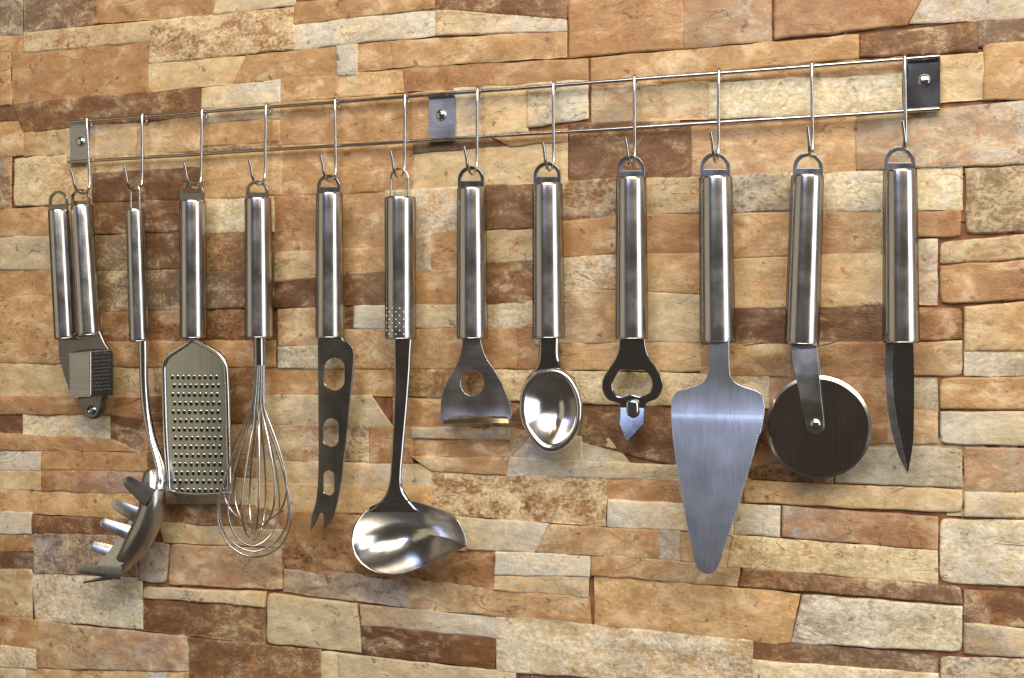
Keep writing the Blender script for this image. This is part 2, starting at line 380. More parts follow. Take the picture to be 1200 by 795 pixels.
# each stone: corners TL TR BR BL, colour left, colour right, stain colour, stain amount
S = '''
0 -6 25 -6 25 39 0 40 G G D .4
0 41 26 41 26 60 0 60 O O R .3
0 61 11 62 11 92 0 92 T T R .3
0 93 11 93 12 122 0 123 O O R .2
0 125 26 124 26 141 0 142 B G D .8
0 142 27 142 27 181 0 183 O T R .3
0 184 12 183 12 244 0 245 G T D .4
28 -6 112 -6 112 27 28 38 G P D .5
113 -6 252 -6 248 17 113 26 O O R .5
254 -6 345 -6 345 5 250 17 C W T .2
28 39 178 25 175 48 28 61 C C R .3
14 63 175 49 173 107 15 121 T O R .55
15 122 237 104 236 137 28 155 R R D .55
29 156 80 151 80 180 29 183 T C R .2
80 150 160 145 160 181 80 186 L C T .3
160 145 233 138 233 177 160 182 C T R .3
178 25 344 9 344 57 174 75 R R C .38
174 76 288 66 272 97 174 107 C C O .3
289 66 395 55 395 89 273 97 T T R .3
395 54 418 52 417 87 395 88 W W G .2
237 104 327 94 327 120 237 128 C W T .1
328 93 395 89 395 114 328 120 O O R .3
235 129 328 121 328 139 237 144 W G R .3
237 145 327 140 327 166 237 172 O O R .35
237 172 329 167 329 174 238 178 G T D .4
328 121 530 106 530 162 328 170 T T R .35
395 88 472 82 472 107 395 113 C T O .3
419 53 458 49 458 79 419 83 O T R .4
345 29 510 12 510 41 345 57 W W C .2
345 4 509 -10 509 10 345 28 O O R .4
510 -6 663 -6 663 22 510 10 R R D .45
511 12 663 23 663 36 511 41 C W R .25
459 49 663 37 663 66 459 79 T T R .3
473 81 688 69 688 93 473 107 R T R .5
532 103 566 101 566 158 532 161 W G T .2
566 101 617 98 617 153 566 157 C C T .3
618 98 688 94 688 138 618 150 G W C .2
485 168 570 160 600 170 485 179 G B D .6
570 160 664 152 664 165 600 171 T O R .2
667 -6 800 -6 800 56 667 67 O T R .60
801 -6 903 -6 903 47 801 56 G W R .55
693 69 1006 41 1006 68 693 96 T O R .25
694 97 1060 67 1060 86 694 100 T T R .4
694 101 830 95 830 139 694 143 G C R .25
831 95 1056 87 1056 129 831 139 C C W .3
667 146 795 142 795 150 667 155 B D D .5
668 156 809 151 809 211 667 213 R R D .60
811 149 1002 138 1002 200 811 207 P T R .2
1004 138 1205 118 1205 192 1004 199 G W R .38
1100 66 1152 62 1152 115 1100 120 C C T .3
1153 52 1205 48 1205 116 1153 116 O O R .25
1008 42 1145 26 1145 60 1008 67 R B D .5
1146 26 1205 22 1205 50 1146 55 G B D .55
908 -6 1082 -6 1062 28 908 46 P R R .6
1084 -6 1205 -6 1205 21 1066 27 G C L .4
16 185 106 179 106 239 16 243 C T C .2 1 0 0 1
108 182 237 175 237 195 108 203 T C O .2
109 204 237 196 237 232 109 237 B B D .6
238 179 330 174 330 228 238 233 T T O .4
330 171 483 165 483 222 330 229 O T R .35
485 180 664 166 664 213 485 221 C C T .3
0 247 110 239 110 275 0 277 T O R .3
0 278 110 276 110 314 0 316 C C G .5
0 317 112 314 112 344 0 347 O O R .3
0 348 118 345 118 401 0 402 T T O .4
109 239 212 235 212 272 109 275 R B D .5
110 277 212 273 212 315 110 317 C B D .55
112 319 212 316 212 362 116 366 C G D .5
118 367 318 361 318 399 118 401 B D R .4
239 234 320 231 320 271 239 274 C C W .2
239 275 320 272 320 316 239 318 O R D .45
239 319 320 317 320 361 239 362 G B D .55
322 231 451 225 451 288 322 295 T C R .55
322 297 452 290 452 318 322 330 C T R .3
320 331 453 319 453 356 320 361 D T D .65
326 363 403 359 403 405 326 406 C O R .3
404 361 414 360 414 385 404 386 B B D .4
415 359 535 358 535 384 415 385 W C G .2
404 387 605 385 605 432 404 432 C O R .4
452 224 537 220 537 270 452 286 C O W .35
505 272 560 270 560 313 505 317 O O R .25
452 287 504 273 504 318 452 319 C W R .3
453 320 540 315 540 357 453 358 O T R .35
537 220 628 216 628 267 537 270 T R D .65
560 271 628 268 628 305 560 309 C C R .3
541 310 628 306 628 355 541 357 R R D .4
536 359 657 350 657 383 536 385 T C W .3
628 215 723 210 723 254 628 261 R B G .40
628 262 723 255 723 297 628 303 O O R .4
628 304 723 299 723 338 628 344 C O W .3
723 299 821 297 821 345 723 340 C O R .2
628 346 723 340 723 401 628 404 W T R .3
723 341 821 346 821 401 723 401 C C G .3
723 210 820 208 820 249 723 252 C T G .4
723 253 820 250 820 296 723 299 C R R .45
821 208 925 203 925 247 821 250 W G D .3
821 251 925 249 925 300 821 304 C T R .3
821 305 925 301 925 360 821 362 C O T .3
821 363 1036 358 1036 401 821 404 D R D .55
926 203 1034 201 1034 247 926 248 O C W .35
926 249 1034 248 1034 294 926 297 R C R .5
926 298 1034 295 1034 357 926 360 T C O .3
1035 200 1127 197 1127 245 1035 247 C C W .2
1035 248 1127 246 1127 278 1035 280 C R R .55 0 0 1 0
1035 281 1098 282 1098 356 1035 357 C W R .25
1036 359 1128 361 1128 398 1036 401 R B R .3 0 1 0 0
1131 197 1205 193 1205 272 1131 275 C C D .42 0 0 0 1
1101 283 1205 274 1205 303 1101 310 C C R .30 1 0 0 0
1101 311 1205 304 1205 351 1101 357 O R R .35 0 0 0 1
1131 361 1205 354 1205 411 1131 411 C O R .3
1131 412 1205 412 1205 440 1131 440 W G C .3
1101 443 1205 441 1205 481 1101 480 O O R .25 1 0 0 0
1101 482 1205 483 1205 524 1101 521 W C G .3 0 0 0 1
1131 526 1205 527 1205 577 1131 576 P G R .35
1131 578 1205 579 1205 606 1131 605 W C T .2
1101 608 1205 610 1205 689 1101 684 C C W .45 1 0 0 1
1131 692 1205 696 1205 735 1131 730 R R D .45
1131 732 1205 738 1205 770 1131 766 G L T .2
1101 770 1205 773 1205 802 1101 802 W C D .3 1 0 0 0
821 405 925 403 925 441 821 440 O C R .4
926 403 1036 402 1036 441 926 441 C R R .55
1037 402 1128 399 1128 441 1037 441 R C R .35 0 0 1 0
901 442 1040 442 1040 519 901 521 P R R .5
1041 442 1098 443 1098 481 1041 480 P G G .4
1041 482 1098 482 1098 520 1041 519 T T G .3
977 524 1128 524 1128 573 977 567 W G G .45 0 1 0 0
880 522 976 522 976 566 880 560 D D R .4
871 563 1128 574 1128 602 870 590 O C T .3 0 0 1 0
862 591 913 595 913 628 860 626 W W C .3
918 595 1098 607 1098 645 918 629 L R R .50
858 628 1098 646 1098 685 852 664 T C C .4
870 665 1127 688 1127 709 864 688 R P D .4 0 1 0 0
940 697 1128 711 1128 765 926 755 G C W .4 0 0 1 0
697 675 937 697 924 755 698 733 T T O .4
883 751 1098 769 1098 790 882 773 R G D .5
882 774 1098 791 1098 804 882 804 C C W .3
582 723 881 752 881 804 582 787 C T W .35
656 402 821 403 821 435 656 433 T C O .5
606 385 655 384 655 433 606 432 R O R .3
576 434 900 441 900 479 576 469 C G C .4
641 477 790 479 790 545 641 508 R R D .55
625 508 681 509 681 540 599 535 L W G .2
682 510 712 514 738 542 682 540 W C T .2
597 536 795 547 797 562 594 557 W C G .2
507 553 710 562 708 616 505 603 R R C .36
712 562 797 564 803 590 712 586 O R R .4
713 587 808 591 812 622 712 618 W C T .1
540 607 642 615 626 647 545 644 C W G .3
645 616 772 622 772 656 627 647 C T R .4
773 622 796 623 796 657 773 655 G G L .3
797 624 812 624 824 660 798 657 T O R .2
693 650 866 664 863 688 693 674 T C R .4
332 636 580 646 576 689 332 667 D R R .45
581 647 691 652 690 676 580 674 W W C .3
580 676 689 677 688 700 578 691 C G O .25
333 668 479 677 475 711 333 693 G L B .30
480 679 689 701 692 732 477 712 C O R .35
313 695 418 708 423 766 312 755 C C G .35 1 0 0 1
422 710 585 725 582 748 424 732 T W G .3
425 733 580 749 578 784 424 767 D B D .4
221 748 375 763 375 804 221 804 R T D .5
376 764 396 766 396 804 376 804 C C G .2
397 766 603 790 603 804 397 804 C C G .4
0 600 36 602 36 626 0 625 W W T .2
0 627 38 628 38 646 0 645 O R R .4
0 647 39 647 39 668 0 666 B G D .6
0 668 36 669 36 725 0 721 C C R .3
37 672 165 676 166 737 42 726 O C W .45
161 635 198 637 193 685 161 681 L L D .2 0 1 1 0
40 625 160 630 160 676 40 671 L T D .35
37 605 182 611 182 629 37 624 R B D .45
0 574 192 578 190 610 0 599 T T O .4
200 638 330 643 330 692 196 686 P P R .25 1 0 0 1
186 613 330 622 330 641 192 635 C G T .3
192 590 330 597 330 621 186 612 R O D .4
168 688 311 694 310 712 168 701 W C T .3 1 0 0 0
168 702 310 713 310 755 168 738 B T D .5
0 723 42 728 42 760 0 756 R O R .3
0 757 42 762 42 783 0 781 C C W .2
44 729 221 748 220 787 44 783 C L R .42
0 784 28 785 28 804 0 804 C W T .2
30 785 172 789 172 804 30 804 O C R .3
173 788 196 789 196 804 173 804 L L W .3
197 789 220 789 220 804 197 804 O O R .3
0 403 118 403 118 427 0 425 O T R .4
0 427 180 431 180 465 0 464 C C T .35
0 465 165 467 130 486 0 485 O R R .5
0 487 26 487 26 507 0 507 B B D .6
27 486 128 487 128 516 27 511 C C W .3
130 488 168 492 166 530 130 525 B D D .4
131 468 166 468 168 491 130 487 O R R .4
0 508 130 516 166 529 0 527 T O R .4
0 529 48 529 48 552 0 551 W W G .2
0 553 48 553 48 575 0 573 C C T .3
49 529 171 531 171 552 49 550 O O R .4
49 551 176 554 176 578 49 575 R L R .4
119 401 322 400 322 430 119 430 T O R .35
181 431 299 431 299 464 181 465 C R D .3
167 466 299 465 299 497 167 492 R R D .5
167 494 299 498 299 530 167 529 D O R .4
172 531 299 532 299 561 172 553 R T D .4
176 556 299 562 299 592 192 590 L C T .2
326 407 404 405 404 432 326 431 G C W .3
300 432 460 433 460 463 300 462 O O R .35
300 464 433 464 460 499 300 497 C C G .35
300 498 403 499 403 540 300 539 T R G .45
403 500 431 501 431 541 403 540 G C D .3
433 501 482 502 482 543 433 542 R O R .4
300 541 505 545 505 570 300 566 C W T .3
300 567 505 571 505 604 300 598 C T O .4
461 434 575 434 575 470 461 463 T O D .45
461 466 575 471 575 500 461 500 O T R .35
482 502 598 502 598 515 482 513 W L T .3
482 515 598 516 598 536 482 534 O R R .35
482 536 596 537 592 557 507 552 C T R .4
576 471 640 477 640 508 576 500 T B D .4
599 502 625 508 598 535 599 516 T G R .3
300 599 440 605 440 640 322 636 O R R .5
441 605 539 607 545 645 441 641 C C O .3
791 480 900 482 879 560 791 546 B D D .5
791 548 879 562 868 591 800 589 O T R .3
800 591 861 592 858 628 812 622 W W C .3
814 624 856 629 868 664 824 660 T C O .3
'''
CR = .0045
quads = []
for k, ln in enumerate([l for l in S.strip().splitlines() if l.strip()]):
    t = ln.split(); q = [float(v) for v in t[:8]]
    cL, cR, st = (lin(PAL[c]) for c in t[8:11]); amt = float(t[11])
    rc = [CR*int(v) for v in t[12:16]] if len(t) > 12 else (0, 0, 0, 0)
    lift = rnd.uniform(-.0005, .0009)
    if t[8] == 'D' or (t[8] == 'B'): lift -= .0006
    if t[8] in 'WL': lift += .0002
    seam = len(t) > 12
    quads.append(q)
    jit = [rnd.uniform(.94, 1.06) for _ in range(2)]
    cL = tuple(v*jit[0] for v in cL); cR = tuple(v*jit[1] for v in cR)
    stone_obj('stone', stone_geo(q, cL, cR, st, amt, lift, rc, grow=.2 if seam else 1.3, seed=k+1))
# the same cladding goes on beyond the picture's edge, one joined part
GV, GF, GT, GS = [], [], [], []
keys = ['T', 'C', 'O', 'R', 'W', 'G', 'P', 'C', 'T', 'B']
def pix(x, z):
    d = Vector((x, 0, z))-CAM; dep = d.dot(FWD); return 600+F*d.dot(RGT)/dep, HY-F*d.z/dep
z = ZH-.62; row = 0
while z < ZH+.62:
    hh = rnd.choice([.016, .02, .026, .03]); x = -1.25+rnd.uniform(-.06, 0)
    while x < .95:
        ww = rnd.uniform(.05, .15)
        cx, cz = x+ww/2, z+hh/2
        inside = all(-2 < pix(xx, zz)[0] < 1202 and -4 < pix(xx, zz)[1] < 799 for xx in (x, x+ww) for zz in (z, z+hh))
        if not inside:
            def pp(a, b): return pix(a, b)
            q = [*pp(x, z+hh), *pp(x+ww, z+hh), *pp(x+ww, z), *pp(x, z)]
            a, b, c = (rnd.choice(keys) for _ in range(3))
            g = stone_geo(q, lin(PAL[a]), lin(PAL[b if rnd.random() < .4 else a]), lin(PAL['R' if c in 'TCO' else 'D']), rnd.uniform(.2, .5), rnd.uniform(-.0030, -.0018), grow=.2, seed=row+x*10, coarse=2.2)
            b0 = len(GV); GV += g[0]; GF += [tuple(i+b0 for i in f) for f in g[1]]; GT += g[2]; GS += g[3]
        x += ww+.0008
    z += hh+.0008; row += 1
stone_obj('stone', (GV, GF, GT, GS), kind='stuff')
v, f = box_geo(Vector((-.15, .0022+.02, ZH)), 1.2, .02, .68)
obj('grout', v, f, M['grout'], parent=wall, smooth=False)

# ------------------------------------------------------------------ the rail
RO = .0065       # rods' distance from the wall plane
zt = P(1101, 66.5, RO).z; zb = P(1101, 128, RO).z
xl = P(79.5, 144, RO).x; xr = P(1101, 66, RO).x
rail = thing('utensil_rail', (0, 0, (zt+zb)/2), 'long steel rail of two parallel rods screwed to the stone wall', 'rail')
rr = .0014
for zz in (zt, zb):
    pts = [Vector((xl+(xr-xl)*k/12, -RO, zz+.00015*math.sin(k*2.1+zz*50))) for k in range(13)]
    v, f = tube_geo(pts, rr, 12); obj('rod', v, f, M['rail'], root=rail)
def rquad(x0, x1, y0, y1, off):   # rectangle of the plate in world
    a = P(x0, (y0+y1)/2, off).x; b = P(x1, (y0+y1)/2, off).x
    return a, b
def mount(x0, x1, sx, sy, side=0):
    a, b = rquad(x0, x1, 100, 150, .002)
    z1, z0 = zt-.0008, zb+.0008
    c = Vector(((a+b)/2, -.0022, (z0+z1)/2))
    g1 = box_geo(c, (b-a)/2, .0006, (z1-z0)/2)
    g2 = box_geo(Vector((c.x, -.0045, z1-.0003)), (b-a)/2, .0018, .0004)
    g3 = box_geo(Vector((c.x, -.0045, z0+.0003)), (b-a)/2, .0018, .0004)
    gs = [g1, g2, g3]
    if side: gs.append(box_geo(Vector((b if side > 0 else a, -.0045, (z0+z1)/2)), .0005, .0026, (z1-z0)/2+.0012))
    v, f = join(*gs)
    pl = obj('mounting_plate', v, f, M['plate'] if side <= 0 else M['darkblade'], root=rail, smooth=False)
    s = P(sx, sy, .003); s = Vector((s.x, -.0028, s.z)); R = .0042
    prof = [(0, R), (.0006, R), (.0014, R*.88), (.0020, R*.6), (.0022, R*.3), (.00225, .0001)]
    v, f = lathe_geo(s, s+Vector((0, -1, 0)), prof, 20)
    sw = obj('screw', v, f, M['polish'], parent=pl, root=rail)
    g = join(box_geo(s+Vector((0, -.0021, 0)), .0019, .0003, .0004), box_geo(s+Vector((0, -.00212, 0)), .0004, .0003, .0019))
    return pl
mount(83, 104, 94.5, 166); mount(503, 533.5, 517, 135); mount(1064, 1101, 1083, 95, 1)

# ------------------------------------------------------------------ hooks
HO = .0100       # hooks' wire in front of the rods
TOFF = .0195     # plane in which the tools hang
zub = P(1060, 179, TOFF).z         # bottom of the hook's bend
def hook(xt, yt, label, lean=0.0):
    X = P(xt, yt, HO).x
    root = thing('hook', (X, -RO, zt), label, 'hook', 'wire hooks hung along the rail')
    w = .00115; R = .0098; pts = []; lean += rnd.uniform(-.0008, .0008); tip = rnd.uniform(.8, 1.2)
    # over the rod
    for k in range(7):
        a = math.pi*(k/6); pts.append(Vector((X, -RO + (rr+w+.0003)*math.cos(a), zt + (rr+w+.0002)*math.sin(a)+ .0)))
    pts.insert(0, Vector((X, -RO+(rr+w+.0003), zt-.004)))
    ybar = -RO-(rr+w+.0003)
    for k in range(1, 7):
        t = k/6; pts.append(Vector((X+lean*t, ybar, zt*(1-t)+(zub+R)*t)))
    for k in range(1, 11):
        a = math.pi*k/10*.93
        pts.append(Vector((X+lean, ybar-R+R*math.cos(a), zub+R-R*math.sin(a)*1.0)))
    e = pts[-1]
    pts.append(e+Vector((-.0005, -.0006, .005))); pts.append(e+Vector((-.0012*tip, -.0024*tip, .0098+.001*tip)))
    v, f = tube_geo(pts, w, 10)
    obj('hook_wire', v, f, M['wire'], root=root)
    return root
HX = [101, 166, 236, 311, 392, 474, 559, 648, 743, 842, 951, 1060]
HN = ['garlic press', 'spaghetti server with the side turned bowl', 'flat grater', 'balloon whisk', 'slotted cheese knife with forked tip', 'side spouted ladle',
      'wide vegetable peeler with round hole', 'oval ice cream scoop', 'bottle opener', 'wide cake server', 'pizza cutter', 'pointed paring knife']
for i, (x, n) in enumerate(zip(HX, HN)):
    hook(x, 140, 'bent steel wire hook from which the %s hangs' % n, lean=.003 if i == 0 else 0)

# ------------------------------------------------------------------ handles and their loops
def rad(wpx, x, off):
    return wpx/2*mpp(x, off)/math.sqrt(1+((x-600)/F)**2)
def handle(root, top, bot, wt, wb, off=TOFF):
    p0, p1 = P(*top, off), P(*bot, off); L = (p1-p0).length
    r0, r1 = rad(wt*1.05, top[0], off), rad(wb*1.05, bot[0], off)
    prof = [(0, r0*.80), (.0002, r0*.93), (.0010, r0*.985), (.0022, r0)]
    for k in range(1, 10): prof.append((L*k/10, r0+(r1-r0)*k/10))
    prof += [(L-.0026, r1), (L-.0014, r1*.985), (L-.0012, r1*.955), (L-.0009, r1*.955), (L-.0007, r1*.975), (L-.0002, r1*.93), (L, r1*.78)]
    v, f = lathe_geo(p0, p1, prof, 56)
    return obj('handle', v, f, M['handle'], root=root, angle=50)
def loop_plate(root, cx, ytop, ybot, w, off=TOFF, band=.33, dx=0):
    """flat D-shaped hanging loop above the handle"""
    h = ybot-ytop; r = w/2
    def arch(rx, ytp, yb, n=14, dd=0):
        ry = min(rx*1.05, yb-ytp); out = [(cx-rx, yb, 1)]
        for k in range(0 if yb-(ytp+ry) > 1 else 1, (n+1) if yb-(ytp+ry) > 1 else n):
            a = math.pi*k/n; out.append((cx-rx*math.cos(a)+dx*(1-(0 if a == 0 else math.sin(a)))*0, ytp+ry-ry*math.sin(a)))
        out.append((cx+rx, yb, 1)); return out
    outer = arch(r, ytop, ybot+2)
    th = w*.13
    inner = arch(r-th, ytop+th*1.05, ybot-h*band)
    v, f = plate_geo(outer, [inner], off, .0016, .0004, n=2)
    return obj('hanging_loop', v, f, M['loop'], root=root)
def wire_loop(root, x0, x1, ytop, ybot, off=TOFF, r=.00085):
    cx = (x0+x1)/2; rx = (x1-x0)/2; pts = [P(x0, ybot+3, off), P(x0, (ytop+ybot)/2+3, off)]
    for k in range(11):
        a = math.pi*k/10; pts.append(P(cx-rx*math.cos(a), ytop+rx*1.1-rx*1.1*math.sin(a), off))
    pts += [P(x1, (ytop+ybot)/2+3, off), P(x1, ybot+3, off)]
    v, f = tube_geo(pts, r, 10); return obj('hanging_loop', v, f, M['wire'], root=root)

# ---- paring knife
t = thing('paring_knife', P(1055, 176, TOFF), 'small paring knife with pointed dark blade, last tool on the right', 'knife')
loop_plate(t, 1054.5, 172, 200, 36)
handle(t, (1054.5, 199), (1056, 402.5), 38.5, 42)
v, f = plate_geo([(1038.5, 395, 1), (1070.5, 395, 1), (1071.5, 440), (1071, 503), (1069.5, 524), (1064, 556, 1), (1052, 531), (1042, 488), (1038, 440)], off=TOFF, th=.0016, bev=.0006,
                 warp=lambda x, z: 0)
obj('blade', v, f, M['darkblade'], root=t, angle=20)
v, f = plate_geo([(1037.5, 404, 1), (1047, 404, 1), (1046, 440), (1049, 480), (1060, 535), (1064, 554, 1), (1052, 531), (1041.5, 488), (1037.5, 440)], off=TOFF+.0009, th=.0003, bev=.0001)
obj('cutting_edge', v, f, M['blade'], root=t, angle=20)

# ---- pizza cutter
t = thing('pizza_cutter', P(946, 186, TOFF), 'round pizza cutter with big dark wheel and tilted handle', 'pizza cutter')
loop_plate(t, 947, 179, 206, 35)
handle(t, (946.3, 205), (939.5, 404), 37, 39.5)
c = P(958.5, 500.5, TOFF+.002); Rw = 60.2*mpp(958, TOFF)
prof = [(-.0004, Rw), (-.0005, Rw-.0001), (-.0009, Rw*.93), (-.0009, Rw*.92), (-.0010, .001)]
prof = [(-.0009, .0005), (-.0009, Rw*.93), (-.0001, Rw), (.0001, Rw), (.0009, Rw*.93), (.0009, .0005)]
v, f = lathe_geo(c, c+Vector((0.02, -1, .02)), prof, 96)
obj('wheel', v, f, M['wheel'], root=t, angle=3)
prof = [(-.0010, Rw*.945), (-.0001, Rw*1.003), (.0001, Rw*1.003), (.0010, Rw*.945)]
v, f = lathe_geo(c, c+Vector((0.02, -1, .02)), prof, 96, caps=False)
obj('wheel_edge', v, f, M['blade'], root=t, angle=30)
v, f = plate_geo([(925.5, 396, 1), (956, 396, 1), (958.5, 420), (963, 470), (965.5, 500), (962, 507), (956, 510), (949, 507), (944.5, 499), (938, 466), (929, 425)], off=TOFF+.0065, th=.0014, bev=.0004,
                 cuts=[P(958, yy, TOFF).z for yy in (404, 440, 470, 484, 492)], warp=lambda x, z: -.0014*max(0, min(1, (z-P(958, 440, TOFF).z)/(P(958, 404, TOFF).z-P(958, 440, TOFF).z))) - .002*max(0, min(1, (P(958, 470, TOFF).z-z)/.012)))
arm = obj('fork_arm', v, f, M['blade'], root=t)
v, f = plate_geo([(930, 396, 1), (957, 396, 1), (961, 430), (966, 470), (968.5, 500), (965, 507), (959, 510), (951, 507), (947, 499), (940, 466), (933, 425)], off=TOFF-.003, th=.0014, bev=.0004)
obj('fork_arm', v, f, M['blade'], root=t)
c = P(955.5, 497, TOFF+.0052)
v, f = lathe_geo(c, c+Vector((0, -1, 0)), [(-.009, .0022), (0, .0034), (.0008, .0033), (.0016, .0026), (.002, .0012), (.0021, .0001)], 24)
obj('rivet', v, f, M['polish'], root=t)
# finger guard, a thin curved plate seen on edge
gp = [(872, 404.5), (888, 402.5), (905, 401.5), (922, 402), (940, 405.5), (958, 405), (972, 402.5), (986, 398), (1003, 391.5)]
V0, F0 = [], []
cc = catmull([Vector((a, b, 0)) for a, b in gp], 4)
for p in cc:
    wv = .0075*(1-.45*abs(p.x-940)/70)
    for oo, dz in ((-wv, 0), (wv, 0), (wv, -.0007), (-wv, -.0007)):
        q = P(p.x, p.y, TOFF+.001); V0.append(Vector((q.x, q.y-oo, q.z+dz)))
for i in range(len(cc)-1):
    for k in range(4): F0.append((i*4+k, i*4+(k+1) % 4, i*4+4+(k+1) % 4, i*4+4+k))
F0 += [(0, 1, 2, 3), tuple(len(V0)-4+k for k in range(4))]
# the guard sits below the eye line only a little, keep it narrow
obj('finger_guard', V0, F0, M['wire'], root=t)

# ---- cake server
t = thing('cake_server', P(839, 186, TOFF), 'wide triangular cake server with bluish serrated blade', 'cake server')
loop_plate(t, 838.3, 179, 208, 35)
handle(t, (838.5, 207), (841, 402), 37.5, 40.5)
left = [(830, 394, 1), (830.5, 420), (829.5, 438), (822, 449), (806, 455), (794, 459), (788, 467), (787, 480), (788.5, 505), (794, 540), (801, 575), (812, 628), (820, 658), (830, 667.5)]
serr = []
sx0, sy0, sx1, sy1 = 891, 508, 851, 646
NS = 44
for k in range(NS):
    a = (k+.5)/NS; b = (k+1)/NS; bul = 4.0*math.sin(math.pi*a)
    serr += [(sx0+(sx1-sx0)*a+bul*.35-1.1, sy0+(sy1-sy0)*a, 1), (sx0+(sx1-sx0)*b+bul*.35+.3, sy0+(sy1-sy0)*b, 1)]
serr.reverse()
out = left+[(837, 667.3), (843, 664)]+serr+[(892, 507), (896, 482), (894, 466), (888, 459), (866, 451), (857, 443), (854.5, 430), (854, 394, 1)]
zr = P(841, 487, .028).z; zn = P(841, 440, .028).z; z0_ = P(841, 400, .028).z
def swarp(x, z):
    # neck comes forward, crest at the crank, blade leans out towards its tip
    if z > zn: return -.0010
    if z > zr: u = (zn-z)/(zn-zr); return -.0010+.0020*u*u
    return .001+(zr-z)*.12+.00015*(1-math.exp(-(zr-z)/.002))
cuts = [z0_+(P(841, 670, .028).z-z0_)*k/60 for k in range(61)]
v, f = plate_geo(out, off=.0285, th=.0013, bev=.0003, warp=swarp, cuts=cuts)
obj('blade', v, f, M['server'], root=t, angle=30)

# ---- bottle opener
t = thing('bottle_opener', P(740, 190, TOFF), 'steel bottle opener with heart shaped opening and pointed can piercer', 'bottle opener')
loop_plate(t, 739.5, 182, 209, 33)
handle(t, (739.5, 208), (740.5, 398), 34, 37)
out = [(726, 392, 1), (755.5, 392, 1), (757, 408), (762, 421), (770, 432), (776.5, 446), (776, 457), (770, 467), (760, 471.5), (756.5, 476), (756.5, 497, 1), (745.5, 509), (737.5, 518.5, 1), (731, 505), (727, 497, 1), (726.5, 476), (722, 472), (712, 468), (706, 457), (706.5, 445), (713, 433), (721, 421), (725.5, 408)]
hole = [(728.5, 434, 1), (753.5, 434, 1), (759, 438), (763.5, 446), (763.5, 455), (759, 462), (750, 464.5), (741, 462.5), (732, 464.5), (724, 464), (718.5, 457), (718.5, 448), (723, 439)]
zc_ = P(741, 478, TOFF).z
v, f = plate_geo(out, [hole], off=TOFF, th=.0022, bev=.0007, cuts=[zc_-.0015*k for k in range(0, 14)],
                 warp=lambda x, z: (.215*max(0, zc_-z) if z < zc_ else 0))
obj('opener_head', v, f, M['darkblade'], root=t, angle=28)
v, f = plate_geo([(736, 470), (746, 470), (748, 478), (747, 486), (741, 489), (735, 486), (734, 478)], off=TOFF+.0035, th=.003, bev=.0012)
obj('bent_tab', v, f, M['polish'], root=t)

# ---- ice cream scoop
t = thing('ice_cream_scoop', P(641, 198, TOFF), 'shiny oval steel scoop with shallow bowl and thick rim', 'scoop')
loop_plate(t, 641.5, 190, 216, 32)
handle(t, (641.5, 215), (643, 397), 33.5, 36.5)
v, f = plate_geo([(631.5, 390, 1), (655, 390, 1), (654.5, 415), (657.5, 426), (664, 436), (672, 446), (620, 446), (624, 436), (630, 426), (632, 412)], off=TOFF+.002, th=.005, bev=.0022)
obj('neck', v, f, M['darkblade'], root=t)
def bowl(root, name, outline, centre, prof, mat, off, sag=None, th=.001, nseg=4, blend=None):
    """dished sheet: prof = (rho, forward offset) from rim to centre; the back is the same shape th behind"""
    o = catmull(outline, nseg, True); n = len(o); V0, F0 = [], []
    m = len(prof)
    for side in (0, 1):
        for (rho, fo) in prof:
            for p in o:
                x = centre[0]+(p[0]-centre[0])*rho; y = centre[1]+(p[1]-centre[1])*rho
                q = P(x, y, off)
                e = sag(x, y, rho) if sag else 0
                V0.append(Vector((q.x, q.y-fo-e+(th if side else 0), q.z)))
    for side in (0, 1):
        b = side*m*n
        for i in range(m-1):
            for k in range(n): F0.append((b+i*n+k, b+i*n+(k+1) % n, b+(i+1)*n+(k+1) % n, b+(i+1)*n+k))
        F0.append(tuple(b+(m-1)*n+k for k in range(n)))
    for k in range(n): F0.append((k, (k+1) % n, m*n+(k+1) % n, m*n+k))
    return obj(name, V0, F0, mat, root=root, angle=75)
sc_out = [(646, 431.5), (660, 434), (672, 445), (680, 463), (682.5, 482), (679, 502), (668, 520), (652, 530), (636, 528), (621, 513), (611, 494), (609, 474), (613, 452), (627, 436)]
prof = [(1.0, 0), (.985, .0012), (.95, .0022), (.90, .0024), (.84, .0018), (.80, .0006)]
for k in range(1, 15):
    rho = .79*(1-k/14); prof.append((max(rho, .02), -.0125*(1-(rho/.79)**2)+.0002))
bowl(t, 'bowl', sc_out, (646.5, 479), prof, M['dish'], TOFF+.007)

# ---- peeler
t = thing('vegetable_peeler', P(552, 203, TOFF), 'wide flared peeler with round hole and gold glinting cutting slot', 'peeler')
loop_plate(t, 552.3, 195, 221, 31)
handle(t, (552.5, 220), (553.5, 397.5), 32.5, 35.5)
out = [(542, 391, 1), (563, 391, 1), (564, 402), (570, 419), (580, 434), (589, 450), (596, 468), (601, 485), (599, 491), (593, 488.5, 1), (560, 488), (528, 489.5, 1), (521, 497), (517, 489), (517.5, 466), (524, 448), (533, 432), (539.5, 415), (542, 402)]
zp = P(553, 470, TOFF).z
v, f = plate_geo(out, [ellipse(553.5, 449, 13.4, 14.6, 24)], off=TOFF, th=.0014, bev=.0004, cuts=[P(553, 440, TOFF).z-.0014*k for k in range(0, 28)],
                 warp=lambda x, z: (.0016*(max(0, zp-z)/.013)**2))
obj('peeler_body', v, f, M['blade'], root=t)
V0, F0 = [], []
